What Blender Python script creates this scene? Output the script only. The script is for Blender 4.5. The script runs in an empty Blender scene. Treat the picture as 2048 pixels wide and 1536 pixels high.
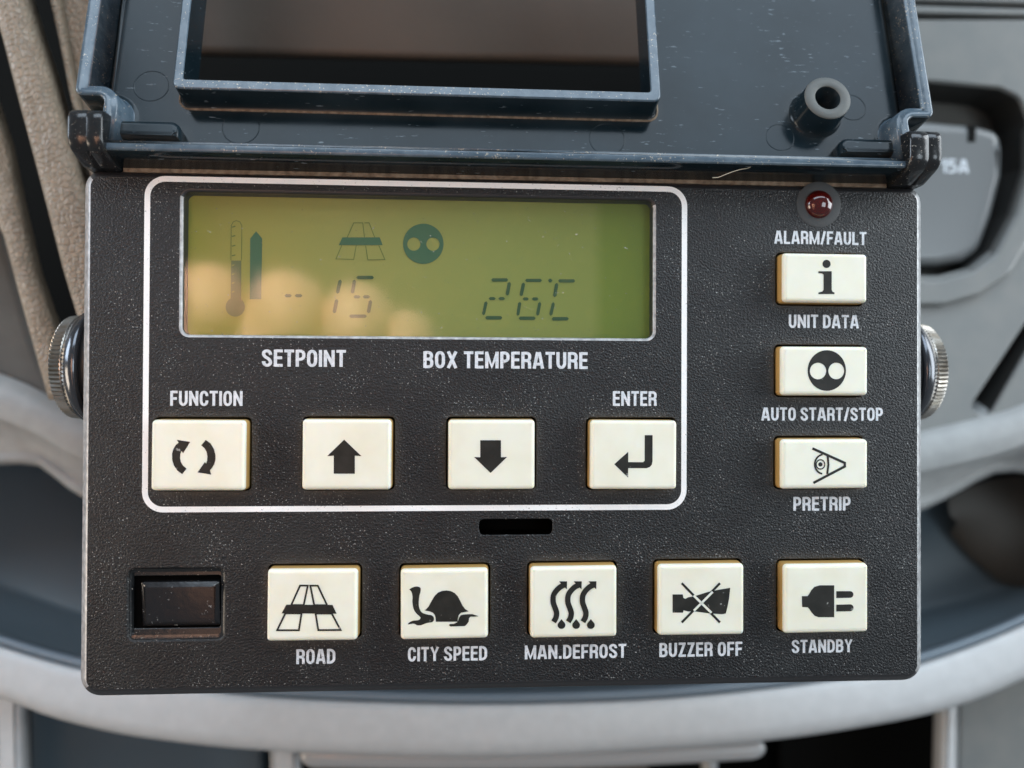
import bpy, math, random
import numpy as np
from mathutils import Matrix, Vector
from mathutils.geometry import tessellate_polygon
random.seed(4)
sc = bpy.context.scene
C = sc.collection
K = 9.0e-5          # metres per design unit (1 unit = 0.09 mm)
F = 1540.0          # camera distance from the faceplate, design units
# ------------------------------------------------------------------ camera
RC = np.array([[0.9981396, -0.0047110, -0.0607866], [0.0041990, 0.9999546, -0.0085480], [0.0608241, 0.0082769, 0.9981142]])
FR = Matrix.Rotation(math.pi/2, 4, 'X')        # device frame (u right, v up, h out of the face) -> world (Z up)
cam_d = bpy.data.cameras.new('camera'); cam = bpy.data.objects.new('camera', cam_d); C.objects.link(cam)
mc = Matrix([list(map(float, RC[0]))+[0], list(map(float, RC[1]))+[0], list(map(float, RC[2]))+[F*K], [0, 0, 0, 1]])
cam.matrix_world = FR @ mc
cam_d.sensor_width = 36.0
cam_d.lens = 36.0*F/2048.0
cam_d.clip_start = 0.01; cam_d.clip_end = 50
cam_d.dof.use_dof = True
cam_d.dof.focus_distance = F*K*0.995
cam_d.dof.aperture_fstop = 8.5
sc.camera = cam
sc.render.resolution_x = 1024; sc.render.resolution_y = 768
# ------------------------------------------------------------------ world
w = bpy.data.worlds.new('World'); sc.world = w; w.use_nodes = True
bg = w.node_tree.nodes['Background']
bg.inputs[0].default_value = (0.62, 0.68, 0.74, 1); bg.inputs[1].default_value = 0.22
sc.view_settings.view_transform = 'Standard'; sc.view_settings.look = 'None'
sc.view_settings.exposure = 0.45; sc.view_settings.gamma = 1.0
# ------------------------------------------------------------------ lamps (cab windows, warm low lamp, added sheen lamp)
def area(name, loc, tgt, sx, sy, power, col):
    l = bpy.data.lights.new(name, 'AREA'); l.shape = 'RECTANGLE'; l.size = sx; l.size_y = sy
    l.energy = power; l.color = col
    o = bpy.data.objects.new(name, l); C.objects.link(o)
    o.location = loc
    o.rotation_euler = (Vector(tgt)-Vector(loc)).to_track_quat('-Z', 'Y').to_euler()
    return o
area('windshield_light', (0.10, -0.50, 0.76), (0, 0, 0.02), 1.1, 0.5, 6.2, (0.72, 0.86, 1.0))
area('right_window_light', (0.80, -0.18, 0.24), (0, 0, 0), 0.5, 0.75, 6.2, (0.88, 0.95, 1.0))
area('added_sheen_light', (0.50, -0.80, 0.02), (0, 0, 0), 0.35, 0.35, 1.6, (0.80, 0.92, 1.0))  # added lamp behind the camera for sheen on the faceplate's right
area('left_window_light', (-0.78, -0.14, 0.26), (0, 0, 0), 0.35, 0.30, 2.3, (0.74, 0.86, 1.0))
area('left_low_light', (-0.75, -0.16, -0.16), (0, 0, 0), 0.3, 0.3, 1.7, (1.0, 0.84, 0.66))
# ------------------------------------------------------------------ helpers
def ray(px, py):
    return RC @ np.array([px-1024.0, 768.0-py, -F])
def ih(px, py, h=0.0):                 # where the line of sight through a photo pixel meets the plane at height h
    d = ray(px, py); t = (h-F)/d[2]
    return (float(d[0]*t), float(d[1]*t))
def Z(ox, oy, s):                      # coordinates read off an enlarged crop -> photo pixels
    return lambda x, y: (ox+x/s, oy+y/s)
def mat(name):
    m = bpy.data.materials.new(name); m.use_nodes = True
    return m, m.node_tree.nodes, m.node_tree.links, m.node_tree.nodes['Principled BSDF']
def pmat(name, col, rough=0.5, metal=0.0, bump=0.0, bscale=1500., col2=None, cscale=300., spec=0.5, coat=0.0, speck=None, voronoi=False, rvar=0.0, bdist=2e-4, dust=0.0, streak=False):
    m, n, l, b = mat(name)
    tc = n.new('ShaderNodeTexCoord')
    b.inputs['Base Color'].default_value = (*col, 1); b.inputs['Roughness'].default_value = rough
    b.inputs['Metallic'].default_value = metal; b.inputs['Specular IOR Level'].default_value = spec
    b.inputs['Coat Weight'].default_value = coat
    src = None
    if col2:
        nz = n.new('ShaderNodeTexNoise'); nz.inputs['Scale'].default_value = cscale; nz.inputs['Detail'].default_value = 5
        l.new(tc.outputs['Object'], nz.inputs['Vector'])
        r = n.new('ShaderNodeValToRGB'); r.color_ramp.elements[0].position = 0.35; r.color_ramp.elements[1].position = 0.7
        r.color_ramp.elements[0].color = (*col, 1); r.color_ramp.elements[1].color = (*col2, 1)
        l.new(nz.outputs['Fac'], r.inputs[0]); src = r.outputs[0]
        l.new(src, b.inputs['Base Color'])
        if rvar:
            mr = n.new('ShaderNodeMapRange'); mr.inputs[3].default_value = rough-rvar; mr.inputs[4].default_value = rough+rvar
            l.new(nz.outputs['Fac'], mr.inputs[0]); l.new(mr.outputs[0], b.inputs['Roughness'])
    if speck:
        scol, sscale, thr = speck
        nz2 = n.new('ShaderNodeTexNoise'); nz2.inputs['Scale'].default_value = sscale; nz2.inputs['Detail'].default_value = 3
        if streak:
            mp = n.new('ShaderNodeMapping'); mp.inputs['Rotation'].default_value = (0, 0, math.radians(38)); mp.inputs['Scale'].default_value = (0.32, 1.5, 1)
            l.new(tc.outputs['Object'], mp.inputs['Vector']); l.new(mp.outputs[0], nz2.inputs['Vector'])
        else: l.new(tc.outputs['Object'], nz2.inputs['Vector'])
        nz3 = n.new('ShaderNodeTexNoise'); nz3.inputs['Scale'].default_value = 120; nz3.inputs['Detail'].default_value = 2
        l.new(tc.outputs['Object'], nz3.inputs['Vector'])
        ad = n.new('ShaderNodeMath'); ad.operation = 'MULTIPLY_ADD'; ad.inputs[1].default_value = 0.22
        l.new(nz3.outputs['Fac'], ad.inputs[0]); l.new(nz2.outputs['Fac'], ad.inputs[2])
        r2 = n.new('ShaderNodeValToRGB'); r2.color_ramp.elements[0].position = thr; r2.color_ramp.elements[1].position = thr+0.07
        l.new(ad.outputs[0], r2.inputs[0])
        mx = n.new('ShaderNodeMix'); mx.data_type = 'RGBA'
        l.new(r2.outputs[0], mx.inputs[0])
        if src is not None: l.new(src, mx.inputs[6])
        else: mx.inputs[6].default_value = (*col, 1)
        mx.inputs[7].default_value = (*scol, 1)
        l.new(mx.outputs[2], b.inputs['Base Color'])
    if dust:
        ao = n.new('ShaderNodeAmbientOcclusion'); ao.samples = 6; ao.inputs['Distance'].default_value = 0.0022
        iv = n.new('ShaderNodeMapRange'); iv.inputs[1].default_value = 0.95; iv.inputs[2].default_value = 0.45; iv.inputs[3].default_value = 0.0; iv.inputs[4].default_value = dust
        l.new(ao.outputs['AO'], iv.inputs[0])
        dn = n.new('ShaderNodeTexNoise'); dn.inputs['Scale'].default_value = 420; dn.inputs['Detail'].default_value = 5; l.new(tc.outputs['Object'], dn.inputs['Vector'])
        dm = n.new('ShaderNodeMath'); dm.operation = 'MULTIPLY'; l.new(iv.outputs[0], dm.inputs[0]); l.new(dn.outputs['Fac'], dm.inputs[1])
        dx = n.new('ShaderNodeMix'); dx.data_type = 'RGBA'; l.new(dm.outputs[0], dx.inputs[0])
        l.new(b.inputs['Base Color'].links[0].from_socket, dx.inputs[6]); dx.inputs[7].default_value = (0.20, 0.18, 0.15, 1)
        l.new(dx.outputs[2], b.inputs['Base Color'])
    if bump:
        if voronoi:
            t = n.new('ShaderNodeTexVoronoi'); t.feature = 'DISTANCE_TO_EDGE'
            vr = n.new('ShaderNodeMapRange'); vr.interpolation_type = 'SMOOTHSTEP'; vr.inputs[1].default_value = 0.0; vr.inputs[2].default_value = 0.22; l.new(t.outputs['Distance'], vr.inputs[0]); out = vr.outputs[0]
            nd = n.new('ShaderNodeTexNoise'); nd.inputs['Scale'].default_value = bscale*0.6; nd.inputs['Detail'].default_value = 4
            l.new(tc.outputs['Object'], nd.inputs['Vector'])
            mv = n.new('ShaderNodeMix'); mv.data_type = 'VECTOR'; mv.inputs[0].default_value = 0.0006
            l.new(tc.outputs['Object'], mv.inputs[4]); l.new(nd.outputs['Color'], mv.inputs[5])
            l.new(mv.outputs[1], t.inputs['Vector'])
        else:
            t = n.new('ShaderNodeTexNoise'); t.inputs['Detail'].default_value = 4; out = t.outputs['Fac']
            l.new(tc.outputs['Object'], t.inputs['Vector'])
        t.inputs['Scale'].default_value = bscale
        bp = n.new('ShaderNodeBump'); bp.inputs['Strength'].default_value = bump; bp.inputs['Distance'].default_value = bdist
        l.new(out, bp.inputs['Height']); l.new(bp.outputs[0], b.inputs['Normal'])
    return m
def emptyo(name, label=None, cat=None, group=None, kind=None, loc=(0, 0, 0)):
    o = bpy.data.objects.new(name, None); C.objects.link(o)
    o.matrix_world = Matrix.Translation(FR @ Vector([c*K for c in loc])) @ FR
    o.empty_display_size = 0.01
    if label: o['label'] = label
    if cat: o['category'] = cat
    if group: o['group'] = group
    if kind: o['kind'] = kind
    return o
def mk(name, verts, faces, m, parent=None, label=None, smooth=None, kind=None, cat=None, group=None, smooth_all=False, mats=None, fm=None):
    me = bpy.data.meshes.new(name)
    me.from_pydata([(v[0]*K, v[1]*K, v[2]*K) for v in verts], [], faces)
    if mats:
        for q in mats: me.materials.append(q)
        for i, p in enumerate(me.polygons): p.material_index = fm[i]
    else: me.materials.append(m)
    if smooth_all:
        for p in me.polygons: p.use_smooth = True
    elif smooth:
        for i in smooth: me.polygons[i].use_smooth = True
    me.validate(); me.update()
    o = bpy.data.objects.new(name, me); C.objects.link(o)
    if parent is not None: o.parent = parent
    else: o.matrix_world = FR
    for k, v in (('label', label), ('kind', kind), ('category', cat), ('group', group)):
        if v: o[k] = v
    return o
def area2(p):
    return 0.5*sum(p[i][0]*p[(i+1) % len(p)][1]-p[(i+1) % len(p)][0]*p[i][1] for i in range(len(p)))
def ccw(p):
    return p if area2(p) > 0 else p[::-1]
def offset(p, d):                      # grow (d>0) or shrink a ccw polygon, same vertex count
    n = len(p); out = []
    for i in range(n):
        a = np.array(p[i-1], float); b = np.array(p[i], float); c = np.array(p[(i+1) % n], float)
        e1 = b-a; e2 = c-b; e1 /= max(np.linalg.norm(e1), 1e-9); e2 /= max(np.linalg.norm(e2), 1e-9)
        n1 = np.array([e1[1], -e1[0]]); n2 = np.array([e2[1], -e2[0]])
        s = n1+n2; q = max(1+float(n1@n2), 0.35)
        out.append(tuple(b+s*d/q))
    return out
def fillet(p, r, n=6):                 # round the corners of a ccw polygon; r number or list
    out = []; N = len(p)
    for i in range(N):
        rr = r[i] if isinstance(r, (list, tuple)) else r
        a = np.array(p[i-1], float); b = np.array(p[i], float); c = np.array(p[(i+1) % N], float)
        d1 = a-b; d2 = c-b; l1 = np.linalg.norm(d1); l2 = np.linalg.norm(d2); d1 /= l1; d2 /= l2
        ang = math.acos(max(-1, min(1, float(d1@d2))))
        if rr <= 0 or ang > 3.1: out.append(tuple(b)); continue
        t = min(rr/math.tan(ang/2), l1*0.49, l2*0.49); rr2 = t*math.tan(ang/2)
        cc = b+(d1+d2)/np.linalg.norm(d1+d2)*(rr2/math.sin(ang/2))
        s = b+d1*t-cc; e = b+d2*t-cc
        a0 = math.atan2(s[1], s[0]); a1 = math.atan2(e[1], e[0])
        da = (a1-a0+math.pi) % (2*math.pi)-math.pi
        for k in range(n+1):
            q = a0+da*k/n; out.append((float(cc[0]+rr2*math.cos(q)), float(cc[1]+rr2*math.sin(q))))
    return out
def rect(x0, y0, x1, y1, r=0, n=6):
    p = [(min(x0, x1), min(y0, y1)), (max(x0, x1), min(y0, y1)), (max(x0, x1), max(y0, y1)), (min(x0, x1), max(y0, y1))]
    return fillet(p, r, n) if r else p
def circ(cx, cy, r, n=32, ry=None):
    ry = ry or r
    return [(cx+r*math.cos(2*math.pi*k/n), cy+ry*math.sin(2*math.pi*k/n)) for k in range(n)]
class G:                               # geometry collector
    def __init__(s): s.v = []; s.f = []; s.s = []; s.m = []
    def ring(s, p, h):
        i0 = len(s.v); s.v += [(q[0], q[1], h) for q in p]; return i0
    def strip(s, a, b, n, smooth=False, flip=False, m=0):
        for i in range(n):
            j = (i+1) % n
            f = (a+i, a+j, b+j, b+i)
            if flip: f = f[::-1]
            if smooth: s.s.append(len(s.f))
            s.f.append(f); s.m.append(m)
    def cap(s, loops, idx, up=True, m=0, smooth=False):
        tris = tessellate_polygon([[Vector((q[0], q[1], 0)) for q in lp] for lp in loops])
        fl = []; 
        for lp, i0 in zip(loops, idx): fl += [i0+k for k in range(len(lp))]
        flat = [q for lp in loops for q in lp]
        for t in tris:
            A = area2([flat[k] for k in t])
            if abs(A) < 1e-9: continue
            f = tuple(fl[k] for k in t)
            if (A > 0) != up: f = f[::-1]
            if smooth: s.s.append(len(s.f))
            s.f.append(f); s.m.append(m)
    def prof(s, p, prof, cap_top=True, cap_bot=True, smooth=True, m=0, mtop=None):
        # prof: list of (inset, h) from bottom to top, p ccw outer outline
        idx = []; lps = []
        for d, h in prof:
            lp = offset(p, -d) if d else p
            lps.append(lp); idx.append(s.ring(lp, h))
        for a, b in zip(idx[:-1], idx[1:]): s.strip(a, b, len(p), smooth, m=m)
        if cap_top: s.cap([lps[-1]], [idx[-1]], True, m if mtop is None else mtop)
        if cap_bot: s.cap([lps[0]], [idx[0]], False, m)
    def box(s, x0, x1, y0, y1, z0, z1):
        i = len(s.v)
        s.v += [(x0, y0, z0), (x1, y0, z0), (x1, y1, z0), (x0, y1, z0), (x0, y0, z1), (x1, y0, z1), (x1, y1, z1), (x0, y1, z1)]
        for f in ((3, 2, 1, 0), (4, 5, 6, 7), (0, 1, 5, 4), (1, 2, 6, 5), (2, 3, 7, 6), (3, 0, 4, 7)):
            s.f.append(tuple(i+k for k in f)); s.m.append(0)
    def make(s, name, m, parent=None, xf=None, **kw):
        v = s.v if xf is None else [xf(q) for q in s.v]
        if isinstance(m, (list, tuple)): return mk(name, v, s.f, None, parent, smooth=s.s, mats=m, fm=s.m, **kw)
        return mk(name, v, s.f, m, parent, smooth=s.s, **kw)
def bev(r, h0, h1, n=4):
    out = [(0, h0)]
    for k in range(n+1):
        a = math.pi/2*k/n
        out.append((r*(1-math.cos(a)), h1-r+r*math.sin(a)))
    return out
def solid(name, p, h0, h1, m, parent=None, r=3, xf=None, **kw):
    g = G(); g.prof(ccw(p), bev(r, h0, h1)); return g.make(name, m, parent, xf, **kw)
def stroke(g, pts, wd, h, closed=False):
    n = len(pts); L = []; Rr = []
    for i in range(n):
        if closed: a, b, c = pts[i-1], pts[i], pts[(i+1) % n]
        else: a, b, c = pts[max(i-1, 0)], pts[i], pts[min(i+1, n-1)]
        a, b, c = (np.array(q, float) for q in (a, b, c))
        def un(e):
            q = np.linalg.norm(e); return e/q if q > 1e-9 else None
        e1 = un(b-a); e2 = un(c-b)
        if e1 is None: e1 = e2
        if e2 is None: e2 = e1
        n1 = np.array([-e1[1], e1[0]]); n2 = np.array([-e2[1], e2[0]])
        s = (n1+n2)/max(1+float(n1@n2), 0.4)*wd/2
        L.append(b+s); Rr.append(b-s)
    i0 = len(g.v)
    for a, b in zip(L, Rr): g.v.append((a[0], a[1], h)); g.v.append((b[0], b[1], h))
    for i in range(n if closed else n-1):
        j = (i+1) % n
        g.f.append((i0+2*i+1, i0+2*j+1, i0+2*j, i0+2*i)); g.m.append(0)
def flat(g, loops, h):
    idx = [g.ring(l, h) for l in loops]; g.cap(loops, idx, True)
# ------------------------------------------------------------------ materials
M = {}
M['face'] = pmat('textured_black_plastic', (0.005, 0.005, 0.006), 0.35, bump=1.0, bscale=2700, col2=(0.010, 0.011, 0.012), cscale=90, speck=((0.26, 0.26, 0.25), 2900, 0.757), bdist=2.7e-4, dust=0.5, spec=0.36)
M['side'] = pmat('body_black_plastic', (0.02, 0.02, 0.022), 0.4, bump=0.3, bscale=1500)
M['edge'] = pmat('painted_edge_highlight', (0.20, 0.20, 0.20), 0.32, bump=0.5, bscale=1700, col2=(0.42, 0.42, 0.42), cscale=900, spec=0.9, bdist=1.2e-4)  # pale colour paints window light onto side chamfers and display bezel
M['ear'] = pmat('glossy_hinge_plastic', (0.012, 0.013, 0.014), 0.2, bump=0.25, bscale=900, speck=((0.25, 0.23, 0.2), 2300, 0.775), bdist=1.5e-4)
M['gloss'] = pmat('glossy_black_plastic', (0.012, 0.013, 0.015), 0.16, bump=0.12, bscale=500, speck=((0.25, 0.24, 0.22), 1500, 0.80), bdist=1.5e-4)
M['lid'] = pmat('scuffed_smoked_plastic', (0.005, 0.011, 0.015), 0.17, bump=0.06, bscale=260, col2=(0.014, 0.024, 0.031), cscale=70, speck=((0.11, 0.14, 0.16), 1300, 0.79), rvar=0.10, spec=0.20, dust=0.25, streak=True)
M['lidrim'] = pmat('scuffed_rim_painted_sheen', (0.05, 0.078, 0.105), 0.22, bump=0.25, bscale=900, col2=(0.09, 0.125, 0.155), cscale=400, speck=((0.38, 0.34, 0.27), 2400, 0.76))  # paler than the lid: reflected light painted on rim and inner walls
M['dust'] = pmat('brown_dust', (0.10, 0.07, 0.045), 0.9, bump=0.5, bscale=3000, col2=(0.22, 0.17, 0.12), cscale=900)
M['hole'] = pmat('dark_interior', (0.003, 0.003, 0.003), 0.9, spec=0.0)
M['print'] = pmat('white_print', (0.50, 0.53, 0.56), 0.55, bump=0.3, bscale=2500, col2=(0.68, 0.70, 0.73), cscale=1200, speck=((0.25, 0.25, 0.26), 2000, 0.76))
M['printf'] = pmat('white_line_print', (0.80, 0.80, 0.79), 0.5, bump=0.2, bscale=2500, speck=((0.40, 0.40, 0.40), 2200, 0.76))
M['ink'] = pmat('black_key_ink', (0.012, 0.012, 0.010), 0.5, spec=0.22, col2=(0.022, 0.021, 0.018), cscale=400, speck=((0.3, 0.3, 0.28), 900, 0.80))
M['chrome'] = pmat('knurled_chrome', (0.42, 0.40, 0.37), 0.28, 1.0, bump=0.15, bscale=900, col2=(0.30, 0.26, 0.21), cscale=500)
M['darkchrome'] = pmat('dark_polished_flange', (0.10, 0.105, 0.115), 0.18, 0.8, bump=0.15, bscale=500)
M['rubber'] = pmat('black_rubber', (0.006, 0.006, 0.006), 0.5)
M['leather_beige'] = pmat('beige_grained_trim', (0.255, 0.205, 0.15), 0.42, bump=1.0, bscale=800, voronoi=True, col2=(0.31, 0.255, 0.19), cscale=200, bdist=2.6e-4)
M['trim_grey'] = pmat('dark_grey_trim', (0.085, 0.082, 0.075), 0.6, bump=0.4, bscale=900, col2=(0.10, 0.098, 0.09), cscale=200)
M['panel_grey'] = pmat('grey_panel', (0.155, 0.16, 0.155), 0.36, bump=0.25, bscale=1200, col2=(0.18, 0.18, 0.17), cscale=150)
M['panel_dark'] = pmat('charcoal_panel', (0.035, 0.035, 0.033), 0.5, bump=0.3, bscale=1200)
M['ring2'] = pmat('grey_rear_trim', (0.30, 0.305, 0.30), 0.5, bump=0.35, bscale=600, col2=(0.34, 0.345, 0.34), cscale=250, bdist=1.5e-4)
M['rocker'] = pmat('polished_rocker', (0.010, 0.010, 0.011), 0.13, bump=0.1, bscale=500, spec=0.55, speck=((0.25, 0.25, 0.24), 1500, 0.80))
M['warm_grey'] = pmat('warm_grey_surface', (0.075, 0.068, 0.060), 0.6)
M['flap'] = pmat('satin_flap_grey', (0.16, 0.165, 0.165), 0.25, bump=0.1, bscale=1500)
M['satin'] = pmat('satin_grey_bar', (0.33, 0.33, 0.33), 0.22)
M['recess'] = pmat('recess_grey', (0.10, 0.092, 0.08), 0.55)
M['ring'] = pmat('silver_grey_trim', (0.48, 0.49, 0.495), 0.5, bump=0.35, bscale=600, col2=(0.52, 0.53, 0.535), cscale=250, bdist=1.5e-4)
M['seal'] = pmat('slate_blue_seal', (0.17, 0.21, 0.25), 0.4)
M['basin'] = pmat('slate_tray', (0.085, 0.112, 0.132), 0.42, bump=0.2, bscale=800)
M['brownv'] = pmat('brown_trim', (0.085, 0.066, 0.052), 0.55, bump=0.25, bscale=700, col2=(0.11, 0.082, 0.064), cscale=30)
M['void'] = pmat('deep_black', (0.004, 0.004, 0.0035), 0.8, spec=0.1)
M['led'] = pmat('dark_red_lens', (0.055, 0.003, 0.002), 0.08, coat=0.6)
M['seal_ring'] = pmat('dark_lamp_seal', (0.04, 0.042, 0.043), 0.6, bump=0.2, bscale=2000)
M['halo'] = pmat('grey_seal', (0.09, 0.095, 0.09), 0.6, bump=0.2, bscale=2000)
# key plastic: translucent ivory
m, n, l, b = mat('ivory_key_plastic'); M['key'] = m
tck = n.new('ShaderNodeTexCoord'); nk = n.new('ShaderNodeTexNoise'); nk.inputs['Scale'].default_value = 160; nk.inputs['Detail'].default_value = 6; l.new(tck.outputs['Object'], nk.inputs['Vector'])
rk = n.new('ShaderNodeValToRGB'); rk.color_ramp.elements[0].position = 0.3; rk.color_ramp.elements[1].position = 0.62
rk.color_ramp.elements[0].color = (0.715, 0.69, 0.56, 1); rk.color_ramp.elements[1].color = (0.75, 0.745, 0.635, 1)
l.new(nk.outputs['Fac'], rk.inputs[0]); l.new(rk.outputs[0], b.inputs['Base Color']); b.inputs['Roughness'].default_value = 0.34
mk_ = n.new('ShaderNodeMapRange'); mk_.inputs[3].default_value = 0.25; mk_.inputs[4].default_value = 0.5; l.new(nk.outputs['Fac'], mk_.inputs[0]); l.new(mk_.outputs[0], b.inputs['Roughness'])
b.inputs['Subsurface Weight'].default_value = 0.5; b.inputs['Subsurface Radius'].default_value = (1.0, 0.7, 0.3); b.inputs['Subsurface Scale'].default_value = 0.0008
M['keyside'] = pmat('amber_key_edge', (0.44, 0.26, 0.08), 0.5)
# LCD: yellow green, hue shifts across the width
m, n, l, b = mat('lcd_background'); M['lcd'] = m
tc = n.new('ShaderNodeTexCoord'); sp = n.new('ShaderNodeSeparateXYZ'); l.new(tc.outputs['Object'], sp.inputs[0])
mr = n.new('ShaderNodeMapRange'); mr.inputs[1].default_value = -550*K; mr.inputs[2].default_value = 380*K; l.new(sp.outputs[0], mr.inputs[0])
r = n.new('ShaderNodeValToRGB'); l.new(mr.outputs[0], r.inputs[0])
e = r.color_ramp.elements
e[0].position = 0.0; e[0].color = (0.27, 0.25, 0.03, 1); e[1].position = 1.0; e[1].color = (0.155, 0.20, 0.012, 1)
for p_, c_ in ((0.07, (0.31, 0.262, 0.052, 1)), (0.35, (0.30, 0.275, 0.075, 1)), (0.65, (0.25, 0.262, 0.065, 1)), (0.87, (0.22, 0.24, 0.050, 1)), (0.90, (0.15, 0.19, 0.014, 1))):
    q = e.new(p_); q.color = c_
l.new(r.outputs[0], b.inputs['Base Color']); b.inputs['Roughness'].default_value = 0.5
l.new(r.outputs[0], b.inputs['Emission Color']); b.inputs['Emission Strength'].default_value = 0.03
M['seg'] = pmat('lcd_segment', (0.028, 0.075, 0.028), 0.5)
M['segl'] = pmat('lcd_icon', (0.045, 0.12, 0.065), 0.5)
M['faint'] = pmat('lcd_faint_icon', (0.13, 0.14, 0.06), 0.5)
M['thin'] = pmat('lcd_thin_line', (0.10, 0.14, 0.03), 0.5)
# clear window: fresnel mix of transparent and glossy
m, n, l, b = mat('clear_window'); M['glass'] = m; n.remove(b)
tr = n.new('ShaderNodeBsdfTransparent'); tr.inputs[0].default_value = (0.93, 0.95, 0.92, 1)
gl = n.new('ShaderNodeBsdfGlossy'); gl.inputs['Roughness'].default_value = 0.07
fr = n.new('ShaderNodeFresnel'); fr.inputs[0].default_value = 1.75
mx = n.new('ShaderNodeMixShader'); ge = n.new('ShaderNodeNewGeometry'); sb = n.new('ShaderNodeMath'); sb.operation = 'SUBTRACT'; sb.inputs[0].default_value = 1.0; l.new(ge.outputs['Backfacing'], sb.inputs[1])
mu = n.new('ShaderNodeMath'); mu.operation = 'MULTIPLY'; l.new(fr.outputs[0], mu.inputs[0]); l.new(sb.outputs[0], mu.inputs[1]); l.new(mu.outputs[0], mx.inputs[0]); l.new(tr.outputs[0], mx.inputs[1]); l.new(gl.outputs[0], mx.inputs[2])
df = n.new('ShaderNodeBsdfDiffuse'); df.inputs[0].default_value = (0.7, 0.68, 0.6, 1)
tcg = n.new('ShaderNodeTexCoord'); nz = n.new('ShaderNodeTexNoise'); nz.inputs['Scale'].default_value = 1700; nz.inputs['Detail'].default_value = 2; l.new(tcg.outputs['Object'], nz.inputs['Vector'])
cr = n.new('ShaderNodeValToRGB'); cr.color_ramp.elements[0].position = 0.72; cr.color_ramp.elements[1].position = 0.80; cr.color_ramp.elements[1].color = (0.5, 0.5, 0.5, 1); l.new(nz.outputs['Fac'], cr.inputs[0])
mx2 = n.new('ShaderNodeMixShader'); l.new(cr.outputs[0], mx2.inputs[0]); l.new(mx.outputs[0], mx2.inputs[1]); l.new(df.outputs[0], mx2.inputs[2])
l.new(mx2.outputs[0], n['Material Output'].inputs[0])
# ================================================================== CAB BACKGROUND
def resample(pts, n=90):
    P = np.array(pts, float)
    # Catmull-Rom through the points
    Q = []
    for i in range(len(P)-1):
        p0 = P[max(i-1, 0)]; p1 = P[i]; p2 = P[i+1]; p3 = P[min(i+2, len(P)-1)]
        for t in np.linspace(0, 1, 14, endpoint=False):
            Q.append(0.5*((2*p1)+(p2-p0)*t+(2*p0-5*p1+4*p2-p3)*t*t+(3*p1-p0-3*p2+p3)*t**3))
    Q.append(P[-1]); Q = np.array(Q)
    s = np.r_[0, np.cumsum(np.linalg.norm(np.diff(Q, axis=0), axis=1))]
    t = np.linspace(0, s[-1], n)
    return np.c_[np.interp(t, s, Q[:, 0]), np.interp(t, s, Q[:, 1])]
def loft(name, curves, m, parent=None, n=90, flip=False, **kw):
    v = []; f = []
    for pts, h in curves:
        for x, y in resample(pts, n): v.append((*ih(x, y, h), h))
    for k in range(len(curves)-1):
        for i in range(n-1):
            q = (k*n+i, k*n+i+1, (k+1)*n+i+1, (k+1)*n+i)
            f.append(q if flip else q[::-1])
    return mk(name, v, f, m, parent, smooth_all=True, **kw)
def bpoly(pts, h): return ccw([ih(x, y, h) for x, y in pts])
def shift(pts, dy): return [(x, y+dy) for x, y in pts]

dash = emptyo('dashboard', kind='structure', loc=(100, 0, -800))
def dsolid(name, pts, h0, h1, mm, r=20, parent=dash, rr=0, **kw):
    p = bpoly(pts, h1)
    if rr: p = fillet(p, rr, 6)
    off = Vector((100, 0, -800)) if parent is dash else Vector((0, 0, 0))
    return solid(name, p, h0, h1, M[mm], parent, r=r, xf=lambda q: (q[0]-off[0], q[1]-off[1], q[2]-off[2]), **kw)
# backing of the whole dashboard, far behind
dsolid('backing_panel', [(-900, -700), (2950, -700), (2950, 2200), (-900, 2200)], -1750, -1700, 'void', r=10)
# left: grained trim strips with dark gaps between them
dsolid('trim_panel', [(-900, 300), (-60, 300), (0, 455), (27, 565), (59, 682), (95, 775), (163, 832), (80, 790), (0, 752), (-250, 680), (-900, 430)], -790, -715, 'trim_grey', r=16, label='plain dark grey panel at the far left')
dsolid('trim_strip', [(-900, -500), (-160, -500), (-60, 90), (0, 275), (27, 402), (59, 540), (98, 650), (150, 800), (90, 800), (59, 690), (27, 574), (0, 472), (-60, 330), (-900, 330)], -490, -430, 'leather_beige', r=22, label='narrow grained strip left of the black gap')
dsolid('trim_strip', [(-130, -420), (-20, -200), (30, -40), (60, 60), (86, 137), (109, 219), (132, 296), (155, 374), (185, 470), (240, 640), (300, 820), (210, 830), (170, 700), (144, 624), (118, 538), (91, 433), (59, 310), (27, 191), (0, 87), (-40, -60)], -430, -350, 'leather_beige', r=26, label='wide beige grained strip beside the control panel')
dsolid('trim_strip', [(20, -420), (70, -200), (98, 0), (116, 82), (136, 182), (168, 320), (230, 500), (300, 640), (330, 640), (190, 330), (150, 196), (130, 90), (114, 0), (95, -200), (60, -420)], -425, -390, 'leather_beige', r=9, label='thin stitched edge strip')
dsolid('trim_panel', [(64, -420), (99, -200), (118, 0), (134, 90), (154, 196), (194, 330), (350, 700), (400, 700), (330, 96), (330, -420)], -470, -430, 'leather_beige', r=9, label='beige panel behind the opened cover')
# upper middle seen through the window of the cover
dsolid('centre_panel', [(300, -500), (1800, -500), (1800, 128), (1330, 122), (385, 100), (300, 98)], -600, -560, 'brownv', r=14, label='brown shaded panel seen through the window of the cover')
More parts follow.
